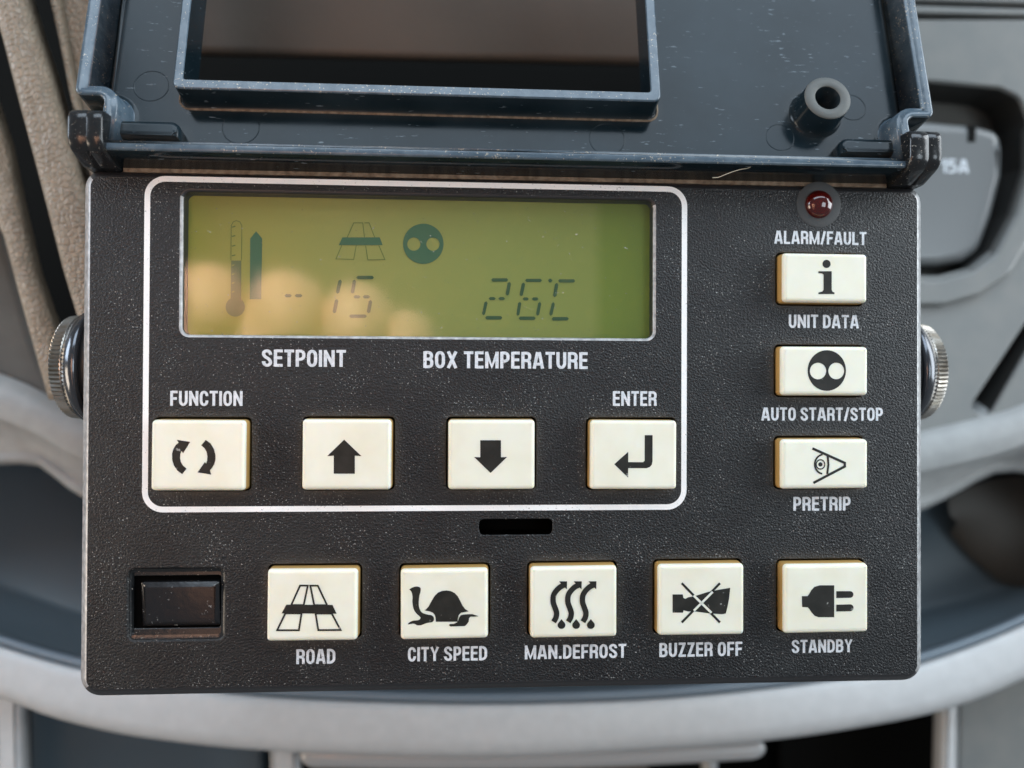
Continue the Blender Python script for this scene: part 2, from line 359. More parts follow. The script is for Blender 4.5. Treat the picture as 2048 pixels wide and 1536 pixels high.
# right: grey fascia with socket recess
fascia_h = -700
rec = [(1500, 155), (1861, 163), (2000, 176), (2040, 195), (2056, 240), (2056, 330), (2024, 425), (1984, 500), (1940, 535), (1880, 550), (1500, 552)]
slotp = [(2082, 602), (2096, 628), (1985, 822), (1965, 832), (1948, 820), (1948, 806)]
g = G()
fo = bpoly([(1340, 40), (2950, 40), (2950, 1250), (2300, 1100), (2048, 860), (1840, 900), (1500, 960), (1340, 900)], fascia_h)
hr = fillet(bpoly(rec, fascia_h), [0, 10, 10, 40, 40, 40, 60, 50, 50, 40, 0], 6); hs = fillet(bpoly(slotp, fascia_h), 10, 3)
oi = g.ring(fo, fascia_h); ob = g.ring(offset(fo, 10), fascia_h-150)
r0 = g.ring(offset(hr, 8), fascia_h); r1 = g.ring(hr, fascia_h-10); r2 = g.ring(hr, fascia_h-160)
s0 = g.ring(offset(hs, 6), fascia_h); s1 = g.ring(hs, fascia_h-8); s2 = g.ring(hs, fascia_h-120)
g.cap([fo, offset(hr, 8)[::1], offset(hs, 6)], [oi, r0, s0], True)
g.strip(ob, oi, len(fo)); n_ = len(hr)
g.strip(r1, r0, n_, True, flip=True); g.strip(r2, r1, n_, False, flip=True, m=1)
n_ = len(hs)
g.strip(s1, s0, n_, True, flip=True); g.strip(s2, s1, n_, False, flip=True, m=1); g.cap([hs], [s2], True, 1)
g.make('fascia_panel', [M['panel_grey'], M['panel_dark']], dash, xf=lambda q: (q[0]-100, q[1], q[2]+800), label='grey fascia at the right with a socket recess and a slanted slot')
dsolid('trim_panel', [(1340, -500), (2950, -500), (2950, 18), (2048, 6), (1700, -4), (1340, -10)], -850, -690, 'panel_grey', r=8, label='upper grey panel along the top right edge')
dsolid('trim_panel', [(1340, 0), (1700, 7), (2048, 17), (2950, 40), (2950, 60), (2048, 30), (1700, 22), (1340, 14)], -850, -694, 'panel_grey', r=5, label='narrow strip between two grooves')
# raised bezel round the recess with a groove outside
bz = fillet(ccw([ih(x, y, fascia_h+26) for x, y in [(1500, 452), (1850, 560), (1890, 556), (1946, 541), (1992, 506), (2032, 430), (2062, 335), (2064, 235), (2120, 235), (2112, 350), (2074, 460), (2022, 548), (1960, 592), (1890, 612), (1500, 616)]]), 45, 6)
g = G(); g.prof(bz, bev(14, fascia_h-20, fascia_h+26)); g.make('recess_bezel', M['panel_grey'], dash, xf=lambda q: (q[0]-100, q[1], q[2]+800))
# power socket
sock = emptyo('power_socket', 'round cornered grey 15A socket flap set in the dark recess at right', 'socket', loc=(1050, 150, -860))
sx = lambda q: (q[0]-1050, q[1]-150, q[2]+860)
g = G(); g.prof(fillet(bpoly(rec, fascia_h-150), 30, 4), [(0, -880), (0, -845)]); g.make('recess_floor', M['recess'], sock, xf=sx)
cov = [(1500, 236), (1850, 240), (1955, 249), (2003, 262), (2010, 300), (2008, 350), (1988, 430), (1962, 500), (1930, 522), (1880, 530), (1500, 532)]
cp = fillet(bpoly(cov, fascia_h-20), [0, 0, 20, 70, 60, 30, 10, 50, 40, 20, 0], 6)
g = G(); g.prof(cp, [(0, -846), (0, -744)]+[(34*(1-math.cos(math.pi/2*k/8)), -744+24*math.sin(math.pi/2*k/8)) for k in range(1, 9)])
g.make('flap', M['flap'], sock, xf=sx)
tk = bpoly([(1938, 250), (1952, 252), (1950, 284), (1936, 282)], fascia_h-18)
g = G(); g.prof(tk, [(0, -735), (0, -717)]); g.make('notch_mark', M['void'], sock, xf=sx)
# ------------------------------------------------------------------ storage tray
tray = emptyo('storage_tray', 'silver grey oval storage tray with slate blue basin below the control panel', 'tray', loc=(100, -400, -700))
tx = (100, -400, -700)
def tl(name, curves, mm, flip=False, **kw):
    v = []; f = []; n = 110
    for pts, h in curves:
        for x, y in resample(pts, n):
            q = ih(x, y, h); v.append((q[0]-tx[0], q[1]-tx[1], h-tx[2]))
    for k in range(len(curves)-1):
        for i in range(n-1):
            q = (k*n+i, k*n+i+1, (k+1)*n+i+1, (k+1)*n+i); f.append(q if flip else q[::-1])
    return mk(name, v, f, M[mm], tray, smooth_all=True, **kw)
inner = [(-900, 760), (-500, 1060), (-250, 1195), (0, 1289), (163, 1336), (300, 1362), (500, 1388), (780, 1402), (1024, 1405), (1300, 1396), (1524, 1376), (1700, 1352), (1837, 1326), (2048, 1246), (2300, 1110), (2600, 900), (2950, 560)]
outer = [(-900, 900), (-500, 1200), (-250, 1318), (0, 1396), (100, 1433), (200, 1459), (300, 1477), (500, 1499), (760, 1510), (1024, 1512), (1274, 1500), (1524, 1482), (1724, 1454), (1894, 1418), (2048, 1357), (2300, 1225), (2600, 1020), (2950, 700)]
tl('rim_seal', [(shift(inner, -24), -780), (shift(inner, -16), -722), (shift(inner, -10), -708), (shift(inner, -4), -716), (shift(inner, 1), -724), (shift(inner, 4), -740)], 'seal')
tl('front_rim', [(shift(inner, 2), -735), (shift(inner, 4), -716), (shift(inner, 11), -704), (shift(inner, 26), -697), (shift(outer, -30), -690), (shift(outer, -12), -697), (shift(outer, -3), -712), (outer, -740), (shift(outer, -14), -900)], 'ring')
lip = [(-900, 700), (-500, 880), (-200, 950), (-60, 925), (20, 918), (80, 921), (163, 982), (330, 1050), (500, 1090), (1024, 1130), (1500, 1090), (1700, 1050), (1840, 1010), (1924, 968), (1985, 936), (2048, 934), (2140, 950), (2300, 900), (2600, 700), (2950, 400)]
topb = [(-900, 440), (-500, 610), (-250, 690), (0, 762), (80, 795), (163, 840), (350, 905), (600, 940), (1024, 950), (1500, 930), (1700, 905), (1840, 868), (1951, 842), (2048, 812), (2300, 700), (2600, 520), (2950, 260)]
tl('rear_rim', [(shift(topb, -40), -800), (shift(topb, -16), -720), (topb, -690), (shift(topb, 22), -668), (shift(topb, 50), -662), (shift(topb, 76), -676)], 'ring2', flip=False)
tl('inner_wall', [(shift(topb, 70), -680), (shift(topb, 82), -700), (shift(lip, -16), -776), (shift(lip, -8), -770), (shift(lip, 0), -768), (shift(lip, 8), -776), (shift(lip, 12), -800), (shift(lip, -6), -1060)], 'ring2', flip=False)
mid = [(-900, 740), (-500, 980), (-250, 1090), (0, 1160), (163, 1215), (500, 1290), (1024, 1320), (1500, 1290), (1840, 1210), (2048, 1150), (2300, 1020), (2600, 820), (2950, 500)]
midd = [(-900, 720), (-500, 900), (-250, 1000), (0, 1060), (163, 1040), (500, 1120), (1024, 1200), (1500, 1160), (1840, 1080), (2048, 1010), (2300, 960), (2600, 760), (2950, 450)]
tl('basin', [(shift(lip, -6), -1060), (shift(lip, 20), -1120), (midd, -1150), (mid, -1140), (shift(mid, 22), -1110), (shift(inner, -40), -860), (shift(inner, -24), -760)], 'basin', flip=False)
tl('end_surface', [([(1895, 1000), (1950, 968), (2048, 950), (2300, 925), (2950, 470)], -1050), ([(1900, 1030), (1960, 1010), (2048, 1010), (2300, 1000), (2950, 560)], -1030),
    ([(1915, 1045), (1970, 1065), (2048, 1098), (2300, 1120), (2950, 700)], -1040), ([(1905, 1060), (1960, 1120), (2048, 1172), (2300, 1200), (2950, 800)], -1095), ([(1900, 1070), (1955, 1130), (2048, 1182), (2300, 1210), (2950, 810)], -1160)], 'warm_grey', label='warm grey surface at the right end of the basin')  # warmer grey surface over the basin's right end
# ------------------------------------------------------------------ console below the tray
cons = emptyo('console', kind='structure', loc=(100, -800, -900))
cx = lambda q: (q[0]-100, q[1]+800, q[2]+900)
def csolid(name, pts, h0, h1, mm, r=14, rr=0, **kw):
    p = bpoly(pts, h1)
    if rr: p = fillet(p, rr, 5)
    return solid(name, p, h0, h1, M[mm], cons, r=r, xf=cx, **kw)
csolid('divider', [(-16, 1300), (34, 1300), (46, 1900), (0, 1900)], -920, -860, 'ring', rr=6, label='pale divider at the lower left')
csolid('divider', [(536, 1400), (592, 1400), (604, 1900), (548, 1900)], -960, -900, 'ring', rr=6, label='pale divider left of the chrome bar')
csolid('divider', [(1412, 1420), (1436, 1420), (1440, 1900), (1416, 1900)], -1040, -980, 'ring', rr=6, label='thin divider under the end of the chrome bar')
csolid('divider', [(1892, 1340), (1922, 1340), (1914, 1900), (1880, 1900)], -920, -860, 'ring', rr=6, label='pale divider beside the grey side panel')
csolid('side_panel', [(1922, 1320), (2950, 900), (2950, 1900), (1916, 1900)], -960, -905, 'ringdk' if 'ringdk' in M else 'panel_grey', r=10, label='grey grained panel at the lower right')
csolid('pocket_floor', [(60, 1300), (520, 1300), (520, 1900), (60, 1900)], -1350, -1150, 'basin', label='slate floor of the left pocket')
csolid('side_panel', [(-900, 1200), (-40, 1290), (-24, 1900), (-900, 1900)], -940, -885, 'brownv', r=10, label='brown panel at the lower left corner')
csolid('pocket_floor', [(620, 1400), (1300, 1400), (1290, 1900), (620, 1900)], -1350, -1120, 'brownv', label='brown surface under the chrome bar')
csolid('pocket_floor', [(1560, 1380), (1890, 1330), (1880, 1900), (1560, 1900)], -1500, -1380, 'void', label='dark open pocket at the lower right')
hb = emptyo('pull_handle', 'silver pull handle bar under the front rim of the tray', 'handle', loc=(100, -760, -800))
ends = [ih(600, 1510, -800), ih(1530, 1494, -800)]
V_ = []; Fc = []; NR = 60; NS = 16
for i in range(NR+1):
    t = 0.5-0.5*math.cos(math.pi*i/NR); x = ends[0][0]+(ends[1][0]-ends[0][0])*t
    y = ends[0][1]+(ends[1][1]-ends[0][1])*t-18*math.sin(math.pi*t)
    ee = min(t, 1-t)*930/33; rad = 33*math.sqrt(max(0.02, 1-(1-min(ee, 1))**2))
    for k in range(NS):
        a = 2*math.pi*k/NS; V_.append((x-100, y+760+rad*math.cos(a), rad*math.sin(a)))
for i in range(NR):
    for k in range(NS):
        k2 = (k+1) % NS; Fc.append((i*NS+k, (i+1)*NS+k, (i+1)*NS+k2, i*NS+k2))
Fc.append(tuple(range(NS))); Fc.append(tuple(NR*NS+k for k in range(NS))[::-1])
mk('grip', V_, Fc, M['satin'], hb, smooth_all=True)
# ================================================================== CONTROL PANEL
U0, U1, V0, V1 = -749, 955, -602, 434
cp_ = emptyo('control_panel', 'black cab remote controller with yellow green display, ivory keys and opened cover', 'control panel')
outl = rect(U0, V0, U1, V1, 40, 9)
# keys: photo rectangle of the top face, symbol name
KH = 27
keys = [('function', (301.6, 840.8, 489.5, 981.4)), ('up', (603.8, 839.2, 781.5, 979.7)), ('down', (896.8, 840, 1069.5, 978.9)), ('enter', (1181.2, 841.3, 1353.9, 978.9)),
        ('road', (533.6, 1139.3, 714.5, 1282.3)), ('turtle', (801.2, 1137.7, 975.8, 1278.7)), ('defrost', (1061.5, 1133.2, 1233.9, 1275.5)), ('buzzer', (1317.4, 1129, 1488.3, 1270.6)), ('plug', (1568.4, 1128.7, 1737, 1266.1)),
        ('info', (1567.2, 506.9, 1735, 604.4)), ('auto', (1564, 693.4, 1736, 790.3)), ('eye', (1563.2, 878.9, 1736.3, 977.3))]
klabel = {'function': 'key with two circling arrows under FUNCTION', 'up': 'key with black up arrow', 'down': 'key with black down arrow', 'enter': 'key with bent return arrow under ENTER',
          'road': 'key with road symbol above ROAD', 'turtle': 'key with tortoise symbol above CITY SPEED', 'defrost': 'key with three rising wavy arrows above MAN.DEFROST', 'buzzer': 'key with crossed out horn above BUZZER OFF',
          'plug': 'key with mains plug above STANDBY', 'info': 'key with letter i above UNIT DATA', 'auto': 'key with black disc and two dots above AUTO START/STOP', 'eye': 'key with sideways eye symbol above PRETRIP'}
krect = {}
for nme, (a, b_, c, d) in keys:
    p = ih(a, (b_+d)/2, KH); q = ih(c, (b_+d)/2, KH); t = ih((a+c)/2, b_, KH); s = ih((a+c)/2, d, KH)
    krect[nme] = [p[0], s[1], q[0], t[1]]
holes = []   # (outline, rim bevel width, depth)
for nme in krect:
    x0, y0, x1, y1 = krect[nme]
    holes.append((rect(x0-5, y0-4, x1+5, y1+5, 9, 3), 2.0, 40))
lcdo = rect(-553, 107, 380, 387, 14, 5)
holes.append((lcdo, 5.5, 34))
x0, y0 = ih(958, 1070); x1, y1 = ih(1105, 1038)
slot = rect(x0, y0, x1, y1, 9, 4); holes.append((slot, 2.0, 60))
x0, y0 = ih(256, 1281); x1, y1 = ih(448, 1137)
swo = rect(x0, y0, x1, y1, 12, 4); holes.append((swo, 4.0, 18))
g = G()
prof_ = [(6, -330), (0, -28), (0.5, -22), (3, -17), (14, -5), (17, -2), (21, 0)]
idx = []; lps = []
for d, h in prof_:
    lp = offset(outl, -d) if d else outl; lps.append(lp); idx.append(g.ring(lp, h))
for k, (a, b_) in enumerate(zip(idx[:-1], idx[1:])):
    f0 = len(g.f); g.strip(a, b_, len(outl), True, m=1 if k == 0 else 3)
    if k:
        for q in range(f0, len(g.f)):           # only the two side edges get the painted window highlight
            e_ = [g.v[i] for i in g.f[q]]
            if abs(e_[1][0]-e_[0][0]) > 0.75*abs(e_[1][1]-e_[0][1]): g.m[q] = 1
g.cap([lps[0]], [idx[0]], False, 1)
caploops = [lps[-1]]; capidx = [idx[-1]]
for hp, bw, dep in holes:
    o2 = offset(hp, bw); a = g.ring(o2, 0); b1 = g.ring(offset(hp, bw*0.3), -bw*0.3); b_ = g.ring(hp, -bw); c = g.ring(hp, -dep)
    nn = len(hp)
    me_ = 3 if bw > 5 else 0  # display bezel takes the painted highlight, its top stays dark
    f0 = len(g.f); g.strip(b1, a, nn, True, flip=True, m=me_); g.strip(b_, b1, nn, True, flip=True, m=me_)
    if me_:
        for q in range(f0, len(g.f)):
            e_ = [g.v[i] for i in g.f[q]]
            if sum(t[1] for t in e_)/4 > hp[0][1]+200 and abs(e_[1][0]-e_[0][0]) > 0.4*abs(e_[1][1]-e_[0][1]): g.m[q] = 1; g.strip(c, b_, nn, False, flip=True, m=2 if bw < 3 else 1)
    # a fan-less floor
    g.cap([hp], [c], True, 2)
    caploops.append(o2); capidx.append(a)
g.cap(caploops, capidx, True, 0)
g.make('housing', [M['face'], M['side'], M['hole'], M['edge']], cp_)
# ------------------------------------------------------------------ printed white frame line
fo = rect(-626, -240, 449.5, 416.5, 40, 10); fi = offset(fo, -11)
g = G(); a = g.ring(fo, 0.25); b_ = g.ring(fi, 0.25); g.strip(a, b_, len(fo)); 
g.make('frame_line', M['printf'], cp_)
# ------------------------------------------------------------------ keys
rnd = random.Random(3)
keyobj = {}
for nme in krect:
    x0, y0, x1, y1 = krect[nme]
    p = rect(x0-1, y0-1, x1+1, y1+1, 8, 4)
    ax = rnd.uniform(-0.012, 0.012); ay = rnd.uniform(-0.012, 0.012); cxk, cyk = (x0+x1)/2, (y0+y1)/2
    g = G()
    prof_ = [(-2, -38), (0.5, KH-9), (1.0, KH-7), (1.7, KH-4), (3.2, KH-1.6), (5.5, KH-0.4), (9, KH)]
    idx = []; lps = []
    for d, h in prof_:
        lp = offset(p, -d) if d else p; lps.append(lp); idx.append(g.ring(lp, h))
    for k, (a, b_) in enumerate(zip(idx[:-1], idx[1:])): g.strip(a, b_, len(p), True, m=1 if k == 0 else 0)
    g.cap([lps[-1]], [idx[-1]], True, 0); g.cap([lps[0]], [idx[0]], False, 1)
    keyobj[nme] = g.make('button', [M['key'], M['keyside']], cp_, label=klabel[nme])
    pv = Vector((cxk*K, cyk*K, 0))
    keyobj[nme].matrix_local = Matrix.Translation(pv) @ Matrix.Rotation(ax, 4, 'X') @ Matrix.Rotation(ay, 4, 'Y') @ Matrix.Rotation(ax*0.5, 4, 'Z') @ Matrix.Translation(-pv)
def sym(nme, z, polys=(), strokes=(), extra=None, name='symbol'):
    g = G(); h = KH+0.35
    q = lambda pts: [ih(*z(x, y), KH) for x, y in pts]
    for k, pl in enumerate(polys):
        if isinstance(pl[0][0], (list, tuple)):
            lp = [ccw(q(c)) for c in pl]
        else: lp = [ccw(q(pl))]
        flat(g, lp, h+0.12*k)
    for k, (pts, wd, cl) in enumerate(strokes):
        wu = wd/z(0, 0)[2] if len(z(0, 0)) > 2 else wd
        stroke(g, q(pts), wu, h+0.12*(len(polys)+k), cl)
    return g.make(name, M['ink'], keyobj[nme])
A1 = Z(280, 760, 3.938); A2 = Z(860, 760, 3.938); A3 = Z(520, 1110, 4.267); A4 = Z(1000, 1110, 4.096); A5 = Z(1500, 1000, 4.389); A6 = Z(1500, 370, 3.2); A7 = Z(1448, 500, 2.56)
def ell(cx, cy, rx, ry=None, n=36): return circ(cx, cy, rx, n, ry)
def arcp(cx, cy, r, a0, a1, n=12, ry=None): return [(cx+r*math.cos(math.radians(a0+(a1-a0)*k/n)), cy+(ry or r)*math.sin(math.radians(a0+(a1-a0)*k/n))) for k in range(n+1)]
sym('function', A1, [[(289, 472), (395, 488), (340, 578), (327, 560), (318, 585), (316, 615), (322, 645), (337, 672), (368, 700), (333, 742), (296, 715), (268, 675), (254, 630), (253, 580), (263, 545), (282, 512), (304, 494)],
    [(518, 472), (556, 500), (583, 545), (595, 590), (595, 630), (585, 665), (570, 690), (552, 712), (562, 745), (454, 728), (512, 646), (522, 660), (530, 632), (531, 598), (524, 565), (508, 538), (482, 515)]])
sym('up', A1, [[(1608, 470), (1745, 600), (1692, 596), (1692, 738), (1526, 738), (1526, 596), (1474, 600)]])
sym('down', A2, [[(397, 474), (560, 474), (560, 608), (608, 606), (478, 732), (348, 606), (397, 608)]])
sym('enter', A2, [[(1690, 435), (1752, 435), (1752, 640), (1746, 668), (1730, 686), (1705, 695), (1560, 695), (1560, 770), (1450, 665), (1560, 567), (1560, 648), (1678, 648), (1690, 636)]])
SW = 15/4.267
sym('road', A3, [[(225, 425), (620, 425), (655, 500), (185, 500)]],
    [([(342, 262), (408, 262), (374, 428), (268, 428)], SW, True), ([(430, 262), (494, 262), (574, 428), (464, 428)], SW, True),
     ([(218, 498), (356, 498), (334, 642), (148, 643)], SW, True), ([(476, 498), (614, 498), (690, 638), (500, 640)], SW, True)])
sm = lambda pts: [tuple(q) for q in resample(pts+[pts[0]], 90)[:-1]]
sym('turtle', A3, [
    sm([(1275, 290), (1305, 272), (1340, 265), (1370, 276), (1372, 305), (1360, 350), (1355, 410), (1360, 450), (1382, 488), (1430, 506), (1462, 511), (1482, 530), (1482, 558), (1465, 572), (1425, 578), (1375, 596), (1340, 597), (1315, 584), (1285, 586), (1258, 590), (1275, 572), (1305, 558), (1345, 554), (1368, 542), (1366, 525), (1338, 500), (1312, 460), (1301, 400), (1303, 350), (1293, 310)]),
    [(1405, 470), (1420, 458), (1440, 435), (1463, 392), (1492, 345), (1520, 318), (1555, 304), (1592, 300), (1630, 306), (1662, 322), (1688, 350), (1710, 392), (1728, 430), (1750, 460), (1780, 480), (1750, 486), (1715, 492), (1697, 510), (1688, 540), (1685, 568), (1500, 568), (1498, 535), (1492, 510), (1475, 490), (1445, 478)],
    [(1712, 514), (1730, 508), (1765, 505), (1810, 504), (1866, 522), (1830, 526), (1795, 526), (1783, 540), (1780, 568), (1765, 590), (1748, 606), (1700, 607), (1625, 609), (1611, 598), (1618, 588), (1652, 587), (1680, 574), (1692, 555), (1698, 535)]])
pol = []; stk = []
for dx in (0, 120, 240):
    pol.append([(484+dx, 214), (550+dx, 214), (548+dx, 280), (530+dx, 262), (500+dx, 232)])
    pol.append([(503+dx, 524)]+[(503+dx+32*math.cos(math.radians(a)), 573+31*math.sin(math.radians(a))) for a in range(-35, 216, 15)])
    stk.append(([tuple(q) for q in resample([(438+dx, 545), (458+dx, 510), (463+dx, 470), (450+dx, 428), (436+dx, 385), (437+dx, 335), (455+dx, 298), (490+dx, 262), (524+dx, 244)], 26)], 44/4.096, False))
sym('defrost', A4, pol, stk)
sym('buzzer', A4, [[(1415, 322), (1498, 322), (1504, 352), (1520, 358), (1545, 345), (1590, 338), (1700, 303), (1800, 282), (1886, 268), (1876, 360), (1862, 430), (1850, 478), (1820, 484), (1720, 478), (1600, 462), (1540, 462), (1505, 452), (1500, 472), (1415, 472)]],
    [([(1490, 230), (1802, 552)], 19/4.096, False), ([(1802, 230), (1490, 552)], 19/4.096, False)])
g = G()
for k, pts in enumerate(([(1586, 330), (1732, 472)], [(1742, 300), (1588, 455)])): stroke(g, [ih(*A4(x, y), KH) for x, y in pts], 19/4.096, KH+1.0+0.12*k)
g.make('cross_inlay', M['key'], keyobj['buzzer'])
sym('plug', A5, [[(738, 748), (738, 1028), (600, 1028), (565, 1015), (538, 985), (522, 960), (505, 940), (455, 938), (453, 842), (503, 842), (518, 822), (535, 792), (562, 762), (610, 748)],
    [(756, 800), (880, 800)]+arcp(878, 829, 29, -80, 80, 8)+[(880, 858), (756, 860)], [(756, 918), (880, 916)]+arcp(878, 946, 30, -80, 80, 8)+[(880, 976), (756, 978)]])
sym('info', A6, [ell(489, 505, 26), [(437, 552), (522, 552), (522, 672), (528, 684), (540, 688), (540, 698), (437, 698), (437, 688), (462, 682), (470, 670), (470, 574), (460, 566), (437, 564)]])
sym('auto', A6, [[ell(492, 1187, 122, 130, 48), ell(436, 1190, 52, 53, 28), ell(552, 1190, 50, 53, 28)]])
sym('eye', A7, [ell(493, 1097, 11), ], [([(452, 1015), (618, 1090), (618, 1108), (457, 1192)], 13/2.56, False), ([(530, 1052), (534, 1098), (528, 1146)], 11/2.56, False),
    (arcp(510, 1096, 46, 100, 262, 14, 50), 9/2.56, False), (ell(493, 1097, 22, 24, 20), 6/2.56, True)])
# ------------------------------------------------------------------ lettering
def rpath(pts, r, n=5):                # open polyline with rounded corners
    out = [pts[0]]
    for i in range(1, len(pts)-1):
        tri = [pts[i-1], pts[i], pts[i+1]]
        rr = r[i] if isinstance(r, (list, tuple)) else r
        if rr <= 0: out.append(pts[i]); continue
        a = np.array(tri[0], float); b = np.array(tri[1], float); c = np.array(tri[2], float)
        l1 = np.linalg.norm(a-b); l2 = np.linalg.norm(c-b); 
        t1 = min(rr, l1*0.5 if i > 1 else l1*0.98); t2 = min(rr, l2*0.5 if i < len(pts)-2 else l2*0.98)
        p0 = b+(a-b)/l1*t1; p2 = b+(c-b)/l2*t2
        for k in range(n+1):
            q = k/n; w_ = 0.72
            den = (1-q)**2+2*w_*q*(1-q)+q*q
            out.append(tuple(((1-q)**2*p0+2*w_*q*(1-q)*b+q*q*p2)/den))
    out.append(pts[-1]); return out
SWD = 0.17
def glyph(c):
    s_ = SWD/2; w = 0.53; L, R_, B, T_, M_ = s_, w-s_, s_*0.85, 1-s_*0.85, 0.5
    ro = 0.27
    loop = lambda l, b, r, t, q: (rpath([((l+r)/2, b), (r, b), (r, t), (l, t), (l, b), ((l+r)/2, b)], q)[:-1], True)
    if c == 'I': return SWD, [([(s_, 0), (s_, 1)], False)]
    if c == 'T': w = 0.50; return w, [([(0, T_), (w, T_)], False), ([(w/2, 0), (w/2, 1)], False)]
    if c == 'E': w = 0.46; return w, [([(L, 0), (L, 1)], False), ([(L, B), (w, B)], False), ([(L, 0.52), (w-0.03, 0.52)], False), ([(L, T_), (w, T_)], False)]
    if c == 'F': w = 0.45; return w, [([(L, 0), (L, 1)], False), ([(L, 0.49), (w-0.04, 0.49)], False), ([(L, T_), (w, T_)], False)]
    if c == 'L': w = 0.45; return w, [([(L, 0), (L, 1)], False), ([(L, B), (w, B)], False)]
    if c == 'N': w = 0.57; return w, [([(L, 0), (L, 1)], False), ([(w-L, 0), (w-L, 1)], False), ([(L, 0.93), (w-L, 0.07)], False)]
    if c == 'M': w = 0.72; return w, [([(L, 0), (L, 1)], False), ([(w-L, 0), (w-L, 1)], False), ([(L, 0.92), (w/2, 0.10), (w-L, 0.92)], False)]
    if c == 'A': w = 0.60; return w, [([(L-0.01, 0), (w/2-0.045, 1)], False), ([(w-L+0.01, 0), (w/2+0.045, 1)], False), ([(0.13, 0.27), (w-0.13, 0.27)], False)]
    if c == 'X': w = 0.58; return w, [([(L, 0), (w-L, 1)], False), ([(w-L, 0), (L, 1)], False)]
    if c == 'Y': w = 0.57; return w, [([(L-0.01, 1), (w/2, 0.47), (w-L+0.01, 1)], False), ([(w/2, 0), (w/2, 0.5)], False)]
    if c == 'Z': w = 0.49; return w, [([(0.02, T_), (w-0.02, T_)], False), ([(w-0.11, T_), (0.11, B)], False), ([(0.01, B), (w, B)], False)]
    if c == '/': w = 0.36; return w, [([(0.06, -0.03), (w-0.06, 1.03)], False)]
    if c == '.': return 0.2, [([(0.1, 0), (0.1, 0.2)], False)]
    if c == "'": return 0.18, [([(0.09, 0.68), (0.09, 1)], False)]
    if c == '1': w = 0.36; return w, [([(w-L, 0), (w-L, 1)], False), ([(0.02, 0.72), (w-L, 0.86)], False)]
    if c == 'O': return w, [loop(L, B, R_, T_, ro)]
    if c == 'U': return w, [(rpath([(L, 1), (L, B), (R_, B), (R_, 1)], ro), False)]
    if c == 'D': return w, [([(L, 0), (L, 1)], False), (rpath([(L, B), (R_, B), (R_, T_), (L, T_)], ro), False)]
    if c == 'P': w = 0.50; return w, [([(L, 0), (L, 1)], False), (rpath([(L, 0.44), (w-L, 0.44), (w-L, T_), (L, T_)], 0.18), False)]
    if c == 'R': w = 0.53; return w, [([(L, 0), (L, 1)], False), (rpath([(L, 0.48), (w-L, 0.48), (w-L, T_), (L, T_)], 0.17), False), (rpath([(L+0.1, 0.48), (w-L-0.01, 0.46), (w-L, 0)], 0.12), False)]
    if c == 'B': w = 0.53; return w, [([(L, 0), (L, 1)], False), (rpath([(L, B), (w-L, B), (w-L, 0.53), (L, 0.53)], 0.18), False), (rpath([(L, 0.53), (w-L-0.02, 0.53), (w-L-0.02, T_), (L, T_)], 0.17), False)]
    if c == 'C': return w, [(rpath([(R_, 0.36), (R_, B), (L, B), (L, T_), (R_, T_), (R_, 0.66)], ro), False)]
    if c == 'S': return w, [(rpath([(L, 0.31), (L, B), (R_, B), (R_, 0.42), (L, 0.60), (L, T_), (R_, T_), (R_, 0.70)], [0, ro, ro, 0.2, 0.2, ro, ro, 0]), False)]
    if c == '5': w = 0.5; return w, [([(w-0.04, T_), (L, T_)], False), ([(L, 1), (L, 0.45)], False), (rpath([(L, 0.60), (w-L, 0.60), (w-L, B), (0.0, B)], 0.2), False)]
    return 0.25, []
def text_mesh(s, weight=0.0, spacing=1.0):
    g = G(); x = 0; lv = 0
    for c in s:
        wd_, st = glyph(c)
        for pts, cl in st:
            lv += 1
            stroke(g, [(x+p[0], p[1]) for p in pts], SWD, 0.03*(lv % 4), cl)
        x += wd_+(0.085 if c != ' ' else 0.0)
    return g.v, g.f
def lettering(s, box, m, parent, h=0.3, weight=0.022, spacing=1.06, cap=None, name='lettering', xf=None, cen=None):
    vs, fs = text_mesh(s, weight, spacing)
    xs = [v[0] for v in vs]; ys = [v[1] for v in vs]
    a = ih(box[0], (box[1]+box[3])/2, h); b_ = ih(box[2], (box[1]+box[3])/2, h); t = ih((box[0]+box[2])/2, box[1], h); q = ih((box[0]+box[2])/2, box[3], h)
    W = b_[0]-a[0]; H = cap or (t[1]-q[1]); cx_ = (a[0]+b_[0])/2; cy_ = (t[1]+q[1])/2
    sx_ = W/(max(xs)-min(xs)); sy_ = H/(max(ys)-min(ys)); mx_ = (max(xs)+min(xs))/2; my_ = (max(ys)+min(ys))/2
    V = [((v[0]-mx_)*sx_+cx_, (v[1]-my_)*sy_+cy_, h+v[2]) for v in vs]
    if xf: V = [xf(v) for v in V]
    return mk(name, V, fs, m, parent)
T = [('SETPOINT', (523.7, 699.3, 691.9, 733.8)), ('BOX TEMPERATURE', (846.7, 702.5, 1175.4, 738)), ('FUNCTION', (340.4, 781.6, 485.2, 812)), ('ENTER', (1225.7, 782.3, 1313.3, 812)),
     ('ALARM/FAULT', (1548.4, 461.5, 1733, 490)), ('UNIT DATA', (1577.5, 629.4, 1717.8, 656.6)), ('AUTO START/STOP', (1522.5, 814, 1765.6, 842.5)), ('PRETRIP', (1586.7, 993.4, 1701.1, 1021.5)),
     ('ROAD', (592.7, 1297.8, 670.7, 1328)), ('CITY SPEED', (815.8, 1292.5, 974.2, 1322)), ('MAN.DEFROST', (1049.6, 1289, 1252.7, 1318)), ('BUZZER OFF', (1318.6, 1284.5, 1484.6, 1313)), ('STANDBY', (1583.6, 1278.5, 1705, 1305.5))]
for s, bx in T: lettering(s, bx, M['print'], cp_)
def sx2(q): return (q[0]-1050, q[1]-150, q[2]+860)
lettering("'15A", (1872, 318, 1938, 346), M['print'], sock, h=fascia_h-19.2, weight=0.03, xf=sx2)
